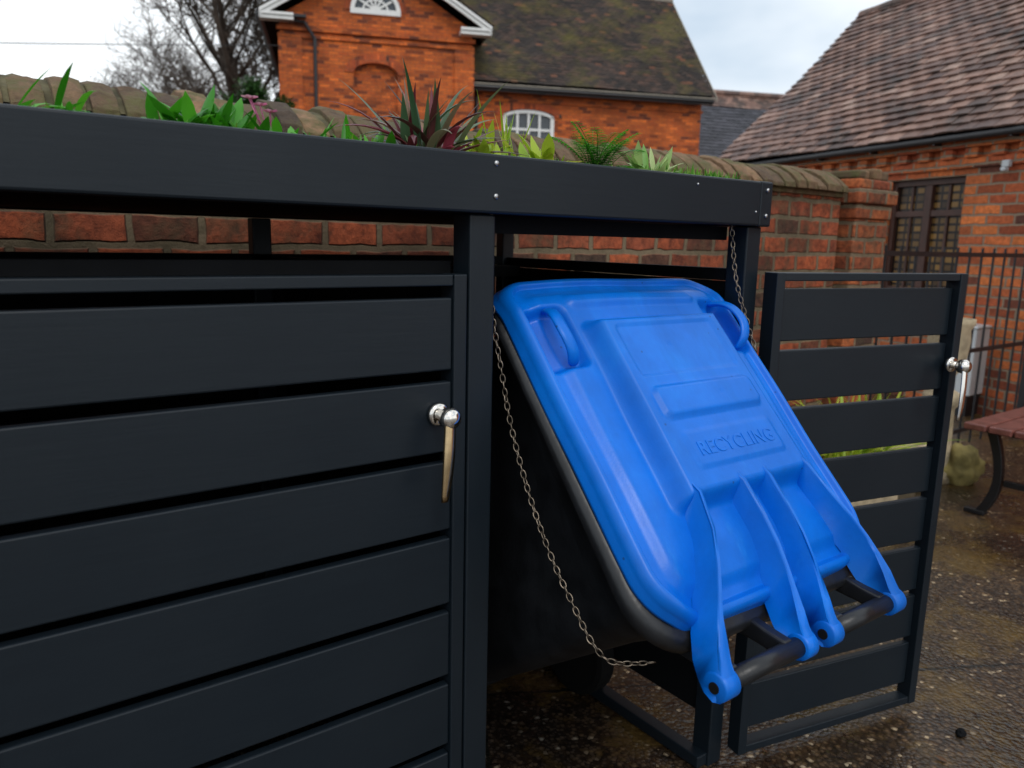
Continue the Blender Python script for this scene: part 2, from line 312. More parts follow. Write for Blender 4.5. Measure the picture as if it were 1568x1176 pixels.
def door(name,loc,rz,w):
    e=empty(name,loc,rz); e.parent=store
    f=MB(); zt=1.167; zb=0.035; d=.040
    f.box(-w,-w+.024,0,d,zb,zt); f.box(-.024,0,0,d,zb,zt)
    f.obj('stiles',M['paintv'],e,bevel=0.002)
    f=MB(); f.box(-w+.0245,-.0245,.002,d-.002,zt-.018,zt-.0005); f.box(-w+.0245,-.0245,.002,d-.002,zb+.0005,zb+.02)
    f.obj('rails',M['paint'],e,bevel=0.002)
    for k in range(8):
        f=MB(); z1=1.131-k*.1325+R(-.0015,.0015)
        f.box(-w+.025,-.025,.004+R(0,.0015),.022,z1-.115+R(-.001,.001),z1)
        o=f.obj('slat',M['paint'],e,bevel=0.0028)
    return e
def latch(parent,x,z,side):
    e=empty('latch'); e.parent=parent; e.location=(x,0 if side<0 else .04,z)
    if side>0: e.rotation_euler=(0,0,math.pi)
    b1=MB()
    b1.tube([(0,.002,0),(0,-.004,0),(0,-.007,0)],[.019,.019,.014],24)
    b1.tube([(0,-.004,0),(0,-.022,0),(0,-.03,0)],[.010,.010,.013],20)
    b1.tube([(0,-.026,0),(0,-.040,0),(0,-.046,0),(0,-.049,0)],[.0165,.0175,.013,.005],24)
    b1.obj('hub',M['chrome'],e,smooth=True)
    b2=MB(); rings=[]
    for t in [i/14 for i in range(15)]:
        zz=.010-.138*t; wd=.0095+.003*math.sin(t*3)-.003*t; yy=-.038-.012*math.sin(t*math.pi*.6); th=.004-.0015*t; xx=-.002-.016*t
        rings.append([(xx-wd,yy,zz),(xx-wd*.5,yy-th,zz),(xx+wd*.5,yy-th,zz),(xx+wd,yy,zz),(xx+wd*.5,yy+th,zz),(xx-wd*.5,yy+th,zz)])
    b2.loft(rings); b2.obj('lever',M['gold_reflection'] if side<0 else M['chrome'],e,smooth=True)
    return e
d1=door('closed_door',(.686,FY,0),0,.694); latch(d1,-.052,.947,-1)
d0=door('far_door',(-.062,FY,0),0,.68); latch(d0,-.052,.947,-1)
d2=door('open_door',(1.446,1.028,0),math.radians(167.0),.59); latch(d2,-.566,.947,1)
mb=MB()
for z in (.95,.2):
    mb.tube([(1.440,1.024,z-.035),(1.440,1.024,z+.035)],.006,10); mb.box(1.41,1.439,1.0305,1.0325,z-.03,z+.03)
mb.obj('hinges',M['blackmetal'],store)

# ------------------------------------------------------------ wheelie bin
bin_=empty('wheelie_bin')
cx=1.085
O=Vector((0,.615,.616)); A=Vector((0,.674,.739)); Nn=Vector((0,-.739,.674))
def LP(u,a,h): return O+Vector((cx+u,0,0))+A*a+Nn*h
Dn=Vector((0,.826,-.564)); Ab=Vector((0,.564,.826))
def sst(x,a,b2):
    t=max(0,min(1,(x-a)/(b2-a))); return t*t*(3-2*t)
W=.284; A0=.080; A1=.750; RH=.105; RF=.07
def hw(a):
    if a<A0+RH: d=A0+RH-a; return W-RH+math.sqrt(max(0,RH*RH-d*d))
    if a>A1-RF: d=a-(A1-RF); return W-RF+math.sqrt(max(0,RF*RF-d*d))
    return W
def rbox(u,a,u0,u1,a0,a1,r=.015):
    x=max(u0+r-u,u-(u1-r),0); y=max(a0+r-a,a-(a1-r),0)
    ins=min(u-u0,u1-u,a-a0,a1-a)
    if x>0 and y>0: return r-math.hypot(x,y)
    return ins
def sdin(u,a):
    return rbox(u,a,-W,W,A0,A1,RH if a<.4 else RF)
def hfun(u,a):
    au=abs(u); sd=max(0,sdin(u,a))
    wp=.172+.012*(1-a/.6)
    p=rbox(u,a,-wp,wp,.238,.625,.026); onp=sst(p,0,.028)
    h=.010*(1-(u/W)**2)*(1-onp)+.008*onp
    e=min(sd/.014,1); h-=.024*(1-math.sqrt(max(0,1-(1-e)**2)))
    h-=.010*sst(sd,.016,.026)*(1-sst(sd,.036,.062))
    h+=.038*onp
    p2=rbox(u,a,-.130,.130,.478,.588,.010); h-=.0035*sst(p2,0,.004)
    p3=rbox(u,a,-.128,.128,.392,.456,.014); h+=.0080*sst(p3,0,.005)
    p4=rbox(u,a,-.114,.118,.296,.366,.01); h+=.0028*sst(p4,0,.003)
    h-=.028*sst(a,.660,.755)
    for c0 in (-.222,.222):
        q=rbox(u,a,c0-.046,c0+.046,.530,.668,.02); h-=.024*sst(q,0,.016)
    q=rbox(u,a,-.172,.172,.650,.695,.02); h+=.007*sst(q,0,.016)
    h-=.018*(1-sst(a,.09,.20))*sst(W-au,.03,.09)
    for (du,da) in ((.03,.425),(-.02,.54)):
        dd=math.hypot(u-du,a-da); h-=.0025*(1-sst(dd,.001,.006))
    h+=.0018*math.sin(u*19+a*9)*math.sin(a*15)*(1-onp)
    return h
na,nu=240,200
def dens(t): return t-.12*math.sin(2*math.pi*t)
lid=MB()
for i in range(na+1):
    a=A0+(A1-A0)*dens(i/na); w=hw(a)
    for j in range(nu+1):
        u=w*(2*dens(j/nu)-1)
        lid.v.append(tuple(LP(u,a,hfun(u,a))))
for i in range(na):
    for j in range(nu):
        k=i*(nu+1)+j; lid.f.append((k,k+1,k+nu+2,k+nu+1))
edge=[i*(nu+1) for i in range(na+1)]+[na*(nu+1)+j for j in range(1,nu+1)]+[i*(nu+1)+nu for i in range(na-1,-1,-1)]+[j for j in range(nu-1,0,-1)]
cv=Vector((cx,0,0))+O+A*.41; base=len(lid.v)
for lev,(dn,out) in enumerate(((.008,.0045),(.014,.0045),(.014,-.004))):
    for k in edge:
        p=Vector(lid.v[k]); rad=(p-cv); rad-=Nn*rad.dot(Nn); rad.normalize(); lid.v.append(tuple(p-Nn*dn+rad*out))
ne=len(edge)
for q in range(ne):
    lid.f.append((edge[q],edge[(q+1)%ne],base+(q+1)%ne,base+q))
    for lv in range(2):
        a_=base+lv*ne; lid.f.append((a_+q,a_+(q+1)%ne,a_+ne+(q+1)%ne,a_+ne+q))
lo=lid.obj('lid',M['blue'],bin_,smooth=True)
def arm(u0,u1,w0,w1):
    prof=[(.295,.040,.020),(.26,.052,.0),(.20,.052,-.01),(.15,.048,-.014),(.11,.040,-.02),(.08,.032,-.032),(.045,.022,-.034),(.02,.013,-.033),(.0,.010,-.033),(-.016,.001,-.026),(-.022,-.011,-.014)]
    a_=MB(); rings=[]
    for a,ht,hb in prof:
        t=1-sst(a,.0,.27); u=u0+(u1-u0)*t; w=w0+(w1-w0)*(1-sst(a,.02,.10))
        rings.append([LP(u-w*1.2,a,hb),LP(u+w*1.2,a,hb),LP(u+w,a,ht-.003),LP(u+w*.6,a,ht),LP(u-w*.6,a,ht),LP(u-w,a,ht-.003)])
    a_.loft(rings)
    a_.obj('hinge_arm',M['blue'],bin_,smooth=True,bevel=.003,segs=3)
for u0,u1,w0,w1 in ((-.146,-.232,.005,.0145),(-.034,-.036,.0045,.012),(.034,.036,.0045,.012),(.146,.232,.005,.0145)): arm(u0,u1,w0,w1)
k=MB()
for u in (-.232,-.036,.036,.232):
    w=.0165 if abs(u)>.1 else .014
    k.tube([LP(u-w,0,-.011),LP(u-w+.002,0,-.011),LP(u+w-.002,0,-.011),LP(u+w,0,-.011)],[.0195,.0222,.0222,.0195],28)
o=k.obj('hinge_knuckles',M['blue'],bin_,smooth=True)
k=MB()
for u in (-.249,-.051,.0215,.2155,.249): k.tube([LP(u-.0015,0,-.011),LP(u+.0015,0,-.011)],[.0085,.0085],16)
k.obj('hinge_pins',M['rubber'],bin_)
k=MB()
k.tube([LP(-.218,-.0,-.011),LP(-.049,-.0,-.011)],.0155,20); k.tube([LP(.049,-.0,-.011),LP(.218,-.0,-.011)],.0155,20)
k.obj('handle_bar',M['binblack'],bin_,smooth=True)
k=MB()
for u in (-.205,-.072,.072,.205):
    rings=[]
    for a,h,r in ((.0,-.011,.017),(.03,-.034,.015),(.065,-.062,.018),(.11,-.09,.03)):
        rings.append([LP(u-.011,a-r*.7,h-r*.7),LP(u+.011,a-r*.7,h-r*.7),LP(u+.011,a+r*.7,h+r*.7),LP(u-.011,a+r*.7,h+r*.7)])
    k.loft(rings)
k.obj('handle_brackets',M['binblack'],bin_,bevel=.005,segs=3)
def grip(u0):
    k=MB(); s=1 if u0>0 else -1
    pts=[LP(u0-s*.012,.545,-.012),LP(u0-s*.004,.553,.014),LP(u0+s*.004,.575,.026),LP(u0+s*.008,.60,.028),LP(u0+s*.004,.630,.024),LP(u0-s*.004,.652,.008),LP(u0-s*.012,.662,-.014)]
    rings=[]
    for q,p in enumerate(pts):
        t=(pts[min(q+1,6)]-pts[max(q-1,0)]).normalized(); x=Vector((1,0,0)); y=t.cross(x).normalized()
        rings.append([p+x*(.013*math.cos(z*math.pi/6))+y*(.0065*math.sin(z*math.pi/6)) for z in range(12)])
    k.loft(rings); o=k.obj('lid_grip',M['blue'],bin_,smooth=True); sb=o.modifiers.new('s','SUBSURF'); sb.levels=1; sb.render_levels=2
grip(-.222); grip(.245)
tcv=bpy.data.curves.new('lettering','FONT'); tcv.body='RECYCLING'; tcv.size=.035; tcv.extrude=.0006; tcv.align_x='CENTER'; tcv.bevel_depth=.0006; tcv.bevel_resolution=2; tcv.space_character=1.08
tob=bpy.data.objects.new('lettering',tcv); COL.objects.link(tob)
mm=Matrix((Vector((1.0,0,0)),A,Nn)).transposed().to_4x4(); mm.translation=LP(.003,.318,hfun(0.004,.33)+.0002); tob.matrix_world=mm
tob.data.materials.append(M['blue']); tob.parent=bin_
def rrect(c,ax,ay,hx,y0,y1,r,n=10):
    pts=[]
    for (sx,sy,st) in ((1,1,0),(-1,1,90),(-1,-1,180),(1,-1,270)):
        for q in range(n+1):
            an=math.radians(st+90*q/n)
            px=sx*(hx-r)+r*math.cos(an); py=(y1-r if sy>0 else y0+r)+r*math.sin(an)
            pts.append(c+ax*px+ay*py)
    return pts
bd=MB(); rings=[]
X=Vector((1,0,0)); C=O+Vector((cx,0,0))-Nn*.044
def sec(s,hx,y0,y1,r):
    t=min(1,max(0,s/.14)); ay=(A*(1-t)+Ab*t).normalized(); dd=(-Nn*(1-t)+Dn*t)
    return rrect(C+dd*s,X,ay,hx,y0,y1,r)
for s,hx,y0,y1,r in ((.01,.20,.13,.66,.05),(-.008,.262,.092,.715,.075),(-.006,.284,.068,.735,.095),(.0,.294,.058,.744,.104),(.010,.298,.054,.748,.108),(.026,.298,.054,.748,.108),(.034,.292,.060,.744,.104),(.037,.280,.072,.735,.095),(.052,.276,.076,.730,.092),(.056,.270,.08,.726,.086),(.064,.262,.085,.722,.08),(.14,.258,.085,.712,.076),(.16,.254,.087,.705,.07),(.30,.248,.087,.69,.07),(.60,.235,.087,.64,.065),(.85,.222,.087,.60,.06),(.94,.218,.09,.585,.06),(.955,.205,.10,.57,.05)):
    rings.append(sec(s,hx,y0,y1,r))
bd.loft(rings); bd.obj('body',M['binblack'],bin_,smooth=True)
k=MB()
wc=O+Ab*.07+Dn*.985; wc.z=.125
for s in (-1,1):
    c=Vector((cx+s*.265,wc.y,wc.z))
    k.tube([c+X*(-.026),c+X*(-.022),c+X*(.022),c+X*(.026)],[.108,.124,.124,.108],36)
k.tube([(cx-.28,wc.y,wc.z),(cx+.28,wc.y,wc.z)],.011,12)
k.obj('wheels',M['rubber'],bin_)

def chain(name,pts,parent):
    pts=[Vector(p) for p in pts]
    P=[pts[0]]+pts+[pts[-1]]; dense=[]
    for i in range(1,len(P)-2):
        for q in range(40):
            t=q/40; a,b_,c_,d_=P[i-1],P[i],P[i+1],P[i+2]
            dense.append(.5*((2*b_)+(-a+c_)*t+(2*a-5*b_+4*c_-d_)*t*t+(-a+3*b_-3*c_+d_)*t**3))
    dense.append(pts[-1]); k=MB(); pitch=.0118; acc=0; nxt=0; n=0
    for i in range(len(dense)-1):
        sg=(dense[i+1]-dense[i]); l=sg.length
        while acc+l>=nxt:
            p=dense[i]+sg*((nxt-acc)/max(l,1e-9)); t=sg.normalized()
            ref=Vector((1,0,0)) if abs(t.x)<.9 else Vector((0,1,0))
            s1=t.cross(ref).normalized(); s2=t.cross(s1)
            rot=math.radians(45+90*(n%2)+R(-25,25)); ss=s1*math.cos(rot)+s2*math.sin(rot); nn=t.cross(ss)
            rr=[]
            for q in range(14):
                an=q*2*math.pi/14; ce=p+t*(.0078*math.cos(an))+ss*(.0042*math.sin(an)); od=(t*math.cos(an)+ss*math.sin(an)).normalized()
                rr.append([ce+(od*math.cos(z*math.pi/3)+nn*math.sin(z*math.pi/3))*.0012 for z in range(6)])
            rr.append(rr[0]); k.loft(rr,cap=False); n+=1; nxt+=pitch
        acc+=l
    k.obj(name,M['steel'],parent,smooth=True)
chain('chain_near',[(.752,1.065,1.26),(.757,1.068,1.12),(.765,1.045,1.0),(.771,1.02,.904),(.774,.97,.80),(.776,.913,.715),(.778,.86,.655),(.784,.817,.605),(.800,.785,.583),(.842,.735,.593)],store)
chain('chain_far',[(1.366,1.06,1.258),(1.367,1.04,1.15),(1.376,1.005,1.05),(1.382,.985,1.0)],store)

# ------------------------------------------------------------ planter plants
def leaf(k,base,az,el,ln,wd,droop,fold=.25,segs=7,mid=.4):
    d=Vector((math.cos(az)*math.cos(el),math.sin(az)*math.cos(el),math.sin(el))); side=Vector((-math.sin(az),math.cos(az),0))
    p=Vector(base); i=len(k.v); planter=1.3<p.z<1.5 and p.y<2
    for q in range(segs+1):
        t=q/segs; w=wd*(math.sin(math.pi*min(1,(t/(2*mid)) if t<mid else .5+.5*(t-mid)/(1-mid)))*(1-.12)+.12*(1-t))
        nrm=side.cross(d).normalized()
        vs=[p-side*w+nrm*w*fold,p.copy(),p+side*w+nrm*w*fold]
        if planter:
            for z_ in vs:
                if z_.y<1.064: z_.z=max(z_.z,1.357)
        k.v+=[tuple(z_) for z_ in vs]
        p=p+d*(ln/segs); d=(d-Vector((0,0,droop/segs))).normalized()
    for q in range(segs):
        a=i+q*3; k.f+=[(a,a+1,a+4,a+3),(a+1,a+2,a+5,a+4)]
SZ=1.338
def plant_obj(k,name,mat):
    return k.obj(name,mat,None,smooth=True)
k=MB(); k2=MB()
for i in range(80):
    c=(.68+R(-.03,.03),1.15+R(-.02,.02),SZ); az=R(0,6.28); el=R(.6,1.5) if i>14 else R(.3,.7)
    leaf(k if i%2 else k2,c,az,el,R(.11,.185),R(.0055,.0095),R(.4,2.2),.4,9,mid=.35)
o=plant_obj(k,'strap_leaf_plant',M['leaf_phorm']); k2.obj('striped_leaves',M['leaf_phorm2'],o,smooth=True)
def rosette(name,x,y,n,ln,wd,mat,el0=.3,el1=1.2,flowers=None,mid=.55,droop=(.3,1.4),sp=.02):
    k=MB()
    for i in range(n): leaf(k,(x+R(-sp,sp),y+R(-sp,sp),SZ+R(0,.01)),R(0,6.28),R(el0,el1),R(*ln),R(*wd),R(*droop),.3,6,mid=mid)
    o=plant_obj(k,name,mat)
    if flowers:
        f=MB()
        for (fx,fy,fz) in flowers:
            for q in range(6): leaf(f,(fx,fy,fz),q*1.047+R(-.1,.1),.35,.012,.006,.2,.1,4,mid=.6)
            f.tube([(x,y,SZ),(fx,fy,fz)],.0012,5)
        f.obj('flowers',M['petal'],o,smooth=True)
rosette('primrose',.30,1.13,34,(.055,.09),(.008,.0125),M['leaf_green'],.5,1.4,sp=.035)
rosette('primrose',.355,1.13,26,(.045,.075),(.007,.012),M['leaf_green'],.5,1.4,sp=.03)
rosette('primrose',.41,1.12,26,(.035,.06),(.007,.011),M['leaf_green'],flowers=[(.372,1.09,1.400),(.388,1.10,1.394),(.380,1.12,1.405),(.398,1.09,1.385)],sp=.035)
rosette('grass_tuft',.135,1.16,36,(.06,.12),(.003,.006),M['leaf_green'],.3,1.1,droop=(.5,2.2),sp=.04)
rosette('grass_tuft',.50,1.14,26,(.03,.06),(.003,.005),M['leaf_green'],.4,1.2,sp=.06)
rosette('golden_foliage_plant',.815,1.20,44,(.05,.09),(.005,.009),M['leaf_yellow'],.3,1.4,sp=.035)
rosette('golden_foliage_plant',.885,1.12,26,(.05,.08),(.009,.014),M['leaf_yellow'],.2,1.3,sp=.03)
rosette('golden_foliage_plant',.965,1.20,34,(.045,.07),(.004,.008),M['leaf_yellow'],.2,1.3,sp=.05)
rosette('golden_foliage_plant',.775,1.12,24,(.04,.07),(.006,.010),M['leaf_yellow'],.2,1.2,sp=.03)
rosette('golden_grass',.89,1.22,14,(.08,.15),(.0018,.003),M['leaf_yellow'],1.1,1.5,droop=(.1,.6))
rosette('variegated_plant',1.145,1.09,28,(.045,.08),(.006,.010),M['leaf_pale'],.3,1.4,sp=.025)
rosette('leafy_plant',.58,1.20,20,(.04,.08),(.005,.01),M['leaf_green'],.3,1.3,sp=.04)
rosette('variegated_plant',1.22,1.25,26,(.04,.07),(.004,.008),M['leaf_pale'],.3,1.3,sp=.05)
def fern(x,y,n,l0,l1):
    k=MB()
    for i in range(n):
        az=R(0,6.28); el=R(.5,1.35); ln=R(l0,l1); d=Vector((math.cos(az)*math.cos(el),math.sin(az)*math.cos(el),math.sin(el))); p=Vector((x+R(-.015,.015),y+R(-.01,.01),SZ)); sd=Vector((-math.sin(az),math.cos(az),0)); pp=[]
        for q in range(18):
            if p.z<SZ: break
            if p.y<1.06 and p.z<1.36: break
            t=q/17; pp.append(p.copy()); lw=.026*math.sin(math.pi*(.12+.88*(1-t)))*(1 if t>.12 else .2)
            for s in (-1,1):
                dd=(sd*s+d*.35).normalized(); a2=math.atan2(dd.y,dd.x); leaf(k,p,a2,math.asin(max(-1,min(1,dd.z)))-.05,lw+.003,.0028,.5,.1,3)
            p=p+d*(ln/17); d=(d-Vector((0,0,R(.05,.085)))).normalized()
        if len(pp)>2: k.tube(pp,.0007,4)
    plant_obj(k,'fern',M['leaf_green'])
fern(1.03,1.12,34,.08,.13)
k=MB()
for i in range(2400):
    x=R(-.7,1.39); y=R(1.07,1.9)
    if math.sin(x*9+y*5)+math.sin(x*17-y*7)<-.9: continue
    for q in range(4): leaf(k,(x,y,SZ),R(0,6.28),R(.4,1.4),R(.012,.036),R(.002,.004),.5,.1,3)
for i in range(420):
    x=R(1.16,1.395); y=R(1.07,1.35)
    for q in range(5): leaf(k,(x,y,SZ),R(0,6.28),R(.5,1.5),R(.02,.044),R(.0015,.003),.3,.1,3)
plant_obj(k,'sedum_carpet',M['leaf_sedum'])

# ------------------------------------------------------------ garden wall
wall=empty('brick_garden_wall')
mb=MB(); mb.box(-6,3.50,2.10,2.33,0,1.455); mb.obj('wall_face',M['brick_wall'],wall)
mb=MB(); mb.box(-6,3.50,2.085,2.345,1.456,1.475); mb.obj('tile_creasing',M['coping'],wall)
mb=MB(); x=-6
while x<3.45:
    w=R(.060,.078); dz=R(-.009,.009); dy=R(-.010,.010); xa=x+.004; xb=min(x+w,3.495); tw=R(-.005,.005)
    rings=[]
    for qi in range(4):
        xx=xa+(xb-xa)*qi/3; e_=-.004 if qi in (0,3) else 0
        j=[R(-.003,.003) for _ in range(9)]
        rings.append([(xx,2.05+dy,1.476),(xx,2.05+dy-e_,1.498+dz+j[0]),(xx+tw*.5,2.090+dy+j[1],1.536+dz+e_+j[2]),(xx+tw,2.15+dy,1.568+dz+e_+j[3]),(xx+tw,2.215,1.580+dz+e_+j[4]),(xx,2.28+dy,1.568+dz+e_+j[5]),(xx,2.335+dy,1.536+dz+j[6]),(xx,2.38+dy,1.500+dz),(xx,2.38+dy,1.476)])
    mb.loft(rings); x+=w+.009
mb.obj('coping_bricks',M['coping'],wall,bevel=.003)
mb=MB(); mb.box(-6,3.49,2.075,2.355,1.4765,1.49)
mb.loft([[(xx,2.062,1.4905),(xx,2.10,1.528),(xx,2.16,1.560),(xx,2.215,1.570),(xx,2.27,1.560),(xx,2.33,1.528),(xx,2.368,1.4905)] for xx in (-6,3.49)]); mb.obj('coping_core',M['mossmortar'],wall)
pil=empty('brick_gate_pier')
mb=MB(); mb.box(3.54,3.84,2.04,2.34,0,1.36); mb.box(3.53,3.85,2.03,2.35,1.3605,1.43); mb.box(3.515,3.865,2.015,2.365,1.4305,1.50); mb.box(3.535,3.845,2.035,2.345,1.5005,1.545)
mb.obj('pier_brickwork',M['brick_pier'],pil,bevel=.009,segs=3)
mb=MB()
for i in range(4): mb.box(3.54+i*.077,3.612+i*.077,2.06+R(-.015,.015),2.33,1.546,1.565+R(0,.04))
mb.obj('pier_capping',M['coping'],pil,bevel=.010)

# ------------------------------------------------------------ railing
mb=MB()
for z in (1.20,.62,.12): mb.box(3.88,8.4,2.10,2.112,z-.013,z+.013)
rl=mb.obj('metal_railing',M['blackmetal'],None)
mb=MB(); x=3.97
while x<8.4:
    mb.tube([(x,2.106,0.02),(x,2.106,1.24)],.0075,8); x+=.16
for x in (3.9,6.0,8.0): mb.box(x-.02,x+.02,2.085,2.127,0,1.25)
mb.obj('bars',M['blackmetal'],rl)

# ------------------------------------------------------------ tiled roofs
def tiles(name,o,al,upv,Ln,S,tw,th,mat,parent,thick=.013,jit=.004):
    k=MB(); o=Vector(o); al=Vector(al).normalized(); upv=Vector(upv).normalized(); nr=al.cross(upv).normalized()
    if nr.z<0: nr=-nr
    rows=int(S/th)+1; cols=int(Ln/tw)+1
    for r_ in range(rows):
        off=(r_%2)*tw*.5
        for c_ in range(-1,cols+1):
            a0=c_*tw+off; a1=a0+tw-.004
            a0=max(0,a0); a1=min(Ln,a1)
            if a1-a0<.02: continue
            s0=r_*th+R(-jit,jit); s1=min(S,(r_+1)*th+.03)
            lf=R(-.002,.003); wav=.014*math.sin(a0*.9+r_*.15)+.010*math.sin(a0*2.3-r_*.3)
            p=lambda a,s,h: o+al*a+upv*s+nr*(h+wav)
            f0=thick*2+lf+.006; b0=thick+lf-.004; mid=(a0+a1)/2; cam_=.004
            i=len(k.v)
            k.v+=[tuple(q) for q in (p(a0,s0,f0-thick),p(a1,s0,f0-thick),p(a1,s0,f0),p(mid,s0,f0+cam_),p(a0,s0,f0),p(a1,s1,b0),p(mid,s1,b0+cam_),p(a0,s1,b0))]
            k.f+=[(i,i+1,i+2,i+3,i+4),(i+4,i+3,i+6,i+7),(i+3,i+2,i+5,i+6),(i,i+4,i+7),(i+1,i+5,i+2)]
    return k.obj(name,mat,parent)

# ------------------------------------------------------------ brick house
house=empty('brick_house',(8.14,18.27,0),-math.atan2(.407,.9135))
mb=MB()
pr=[(-1.12,0),(3.42,0),(3.42,6.25),(1.15,7.62),(-1.12,6.25)]
mb.loft([[(x,0,z) for x,z in pr],[(x,8,z) for x,z in pr]])
hw_=mb.obj('wing_walls',M['brick_house'],house,recalc=True)
def archpoly(x0,x1,z0,zs,zt,n=12):
    xc=(x0+x1)/2; hwd=(x1-x0)/2
    return [(x0,z0),(x1,z0)]+[(xc+hwd*math.cos(math.pi*q/n),zs+(zt-zs)*math.sin(math.pi*q/n)) for q in range(n+1)]
c=MB(); p=archpoly(.56,1.60,2.6,5.10,5.34); c.loft([[(x,-.3,z) for x,z in p],[(x,.13,z) for x,z in p]]); cut(hw_,c)
c=MB(); p=archpoly(.50,1.68,6.45,6.50,7.06); c.loft([[(x,-.3,z) for x,z in p],[(x,.10,z) for x,z in p]]); cut(hw_,c)
def archring(mbx,x0,x1,zs,zt,t,y0,y1,n=16):
    xc=(x0+x1)/2; h=(x1-x0)/2
    rg=[]
    for q in range(n+1):
        an=math.pi*q/n; ci,si=math.cos(an),math.sin(an)
        xi,zi=xc+h*ci,zs+(zt-zs)*si; xo,zo=xc+(h+t)*ci,zs+(zt-zs+t)*si
        rg.append([(xi,y0,zi),(xo,y0,zo),(xo,y1,zo),(xi,y1,zi)])
    mbx.loft(rg)
mb=MB(); archring(mb,.56,1.60,5.10,5.34,.20,-.025,.02); archring(mb,.50,1.68,6.50,7.06,.14,-.02,.02); mb.obj('brick_arches',M['brick_arch'],house)
mb=MB(); mb.box(-1.18,3.48,-.09,-.001,5.93,6.02); mb.box(-1.16,3.46,-.05,-.001,5.78,5.86)
mb.box(-1.15,-.62,-.06,-.001,0,5.77); mb.box(2.98,3.46,-.06,-.001,0,5.77); mb.obj('string_courses',M['brick_house'],house)
mb=MB(); archring(mb,.60,1.58,6.52,6.95,.10,-.01,.06); mb.box(.50,1.68,-.04,.06,6.42,6.54)
for q in range(1,6):
    an=math.pi*q/6; mb.box(-.022,.022,.02,.05,0,.44,Matrix.Translation((1.09,0,6.53))@Matrix.Rotation(math.pi/2-an,4,'Y'))
archring(mb,.82,1.36,6.52,6.74,.04,.015,.05)
mb.obj('lunette_frame',M['white'],house)
mb=MB(); p=archpoly(.52,1.66,6.46,6.52,7.04); mb.loft([[(x,.06,z) for x,z in p],[(x,.09,z) for x,z in p]]); mb.obj('lunette_glass',M['glass'],house)
mb=MB()
for s in (-1,1):
    x0=1.15+s*2.68
    for (d,yy,zz) in ((.15,-.38,0),(.07,-.42,.10)):
        pts=[(x0,6.10+zz),(1.15,7.69+zz),(1.15,7.69+zz+d),(x0,6.10+zz+d)]
        mb.loft([[(x,yy,z) for x,z in pts],[(x,yy+.05,z) for x,z in pts]])
    xa,xb=sorted((x0,x0-s*.75)); mb.box(xa,xb,-.36,-.093,6.08,6.16); mb.box(xa,xb,-.40,-.30,6.165,6.22)
mb.obj('bargeboards',M['white'],house)
for s,nm in ((-1,'wing_roof_left'),(1,'wing_roof_right')):
    x0=1.15+s*2.72; vec=Vector((-s*2.72,0,1.62)); tiles(nm,(x0,-.40,6.28),(0,1,0),vec,8.4,vec.length,.17,.12,M['tile_main'],house)
mb=MB(); mb.loft([[(-1.55,y,6.25),(1.15,y,7.86),(3.85,y,6.25),(3.85,y,6.20),(1.15,y,7.78),(-1.55,y,6.20)] for y in (-.33,8)]); mb.obj('wing_roof_deck',M['inner'],house)
mb=MB(); pr=[(.5,5.15),(.5,0),(6.5,0),(6.5,5.15),(3.5,8.15)]
mb.loft([[(3.43,y,z) for y,z in pr],[(9.82,y,z) for y,z in pr]]); rg=mb.obj('range_walls',M['brick_house'],house,recalc=True)
c=MB(); p=archpoly(4.33,5.70,3.1,4.40,4.58); c.loft([[(x,.2,z) for x,z in p],[(x,.62,z) for x,z in p]]); cut(rg,c)
mb=MB(); archring(mb,4.42,5.61,4.36,4.48,.09,.51,.61); mb.box(4.33,4.43,.51,.61,3.1,4.44); mb.box(5.60,5.70,.51,.61,3.1,4.44); mb.box(4.35,5.68,.50,.61,3.08,3.16)
for x in (4.72,5.015,5.31): mb.box(x-.03,x+.03,.53,.61,3.16,4.50)
for z in (3.6,4.08): mb.box(4.43,5.60,.532,.608,z-.03,z+.03)
mb.obj('range_window_frame',M['white'],house)
mb=MB(); mb.box(4.36,5.67,.58,.60,3.1,4.52); mb.obj('range_window_glass',M['glass'],house)
mb=MB(); archring(mb,4.33,5.70,4.40,4.58,.20,.475,.51); mb.obj('range_window_arch',M['brick_arch'],house)
mb=MB(); mb.box(3.43,9.86,.46,.499,4.74,4.80); mb.obj('range_string_course',M['brick_house'],house)
tiles('range_roof',(3.44,.22,5.14),(1,0,0),(0,1,1),6.62,4.66,.17,.115,M['tile_main'],house,jit=.012)
tiles('range_roof_rear',(3.44,6.78,5.14),(1,0,0),(0,-1,1),6.62,4.66,.34,.23,M['tile_main'],house)
mb=MB(); mb.loft([[(x,.2,5.06),(x,3.5,8.38),(x,6.8,5.06),(x,6.8,5.00),(x,3.5,8.30),(x,.2,5.00)] for x in (3.44,10.02)]); mb.obj('range_roof_deck',M['inner'],house)
mb=MB(); mb.loft([[(x,.12,5.10),(x,3.5,8.46),(x,3.5,8.36),(x,.12,5.00)] for x in (10.065,10.09)])
mb.obj('verge_board',M['lichen'],house)
mb=MB()
for i in range(22):
    x=3.5+i*.3; mb.tube([(x,3.5,8.42+R(-.01,.01)),(x+.29,3.5,8.42+R(-.01,.01))],.09,10)
mb.obj('ridge_tiles',M['lichen'],house)
mb=MB(); mb.box(3.5,10.05,.10,.17,5.055,5.085); mb.obj('gutter_fixings',M['lichen'],house)
mb=MB(); mb.tube([(3.45,.15,5.0),(10.0,.15,5.0)],.05,10); mb.box(3.45,10.0,.19,.22,4.92,5.09); mb.tube([(3.62,.42,0),(3.62,.42,4.8),(3.58,.2,5.0)],.045,8)
mb.tube([(-1.55,-.35,6.17),(-1.55,8,6.17)],.07,10)
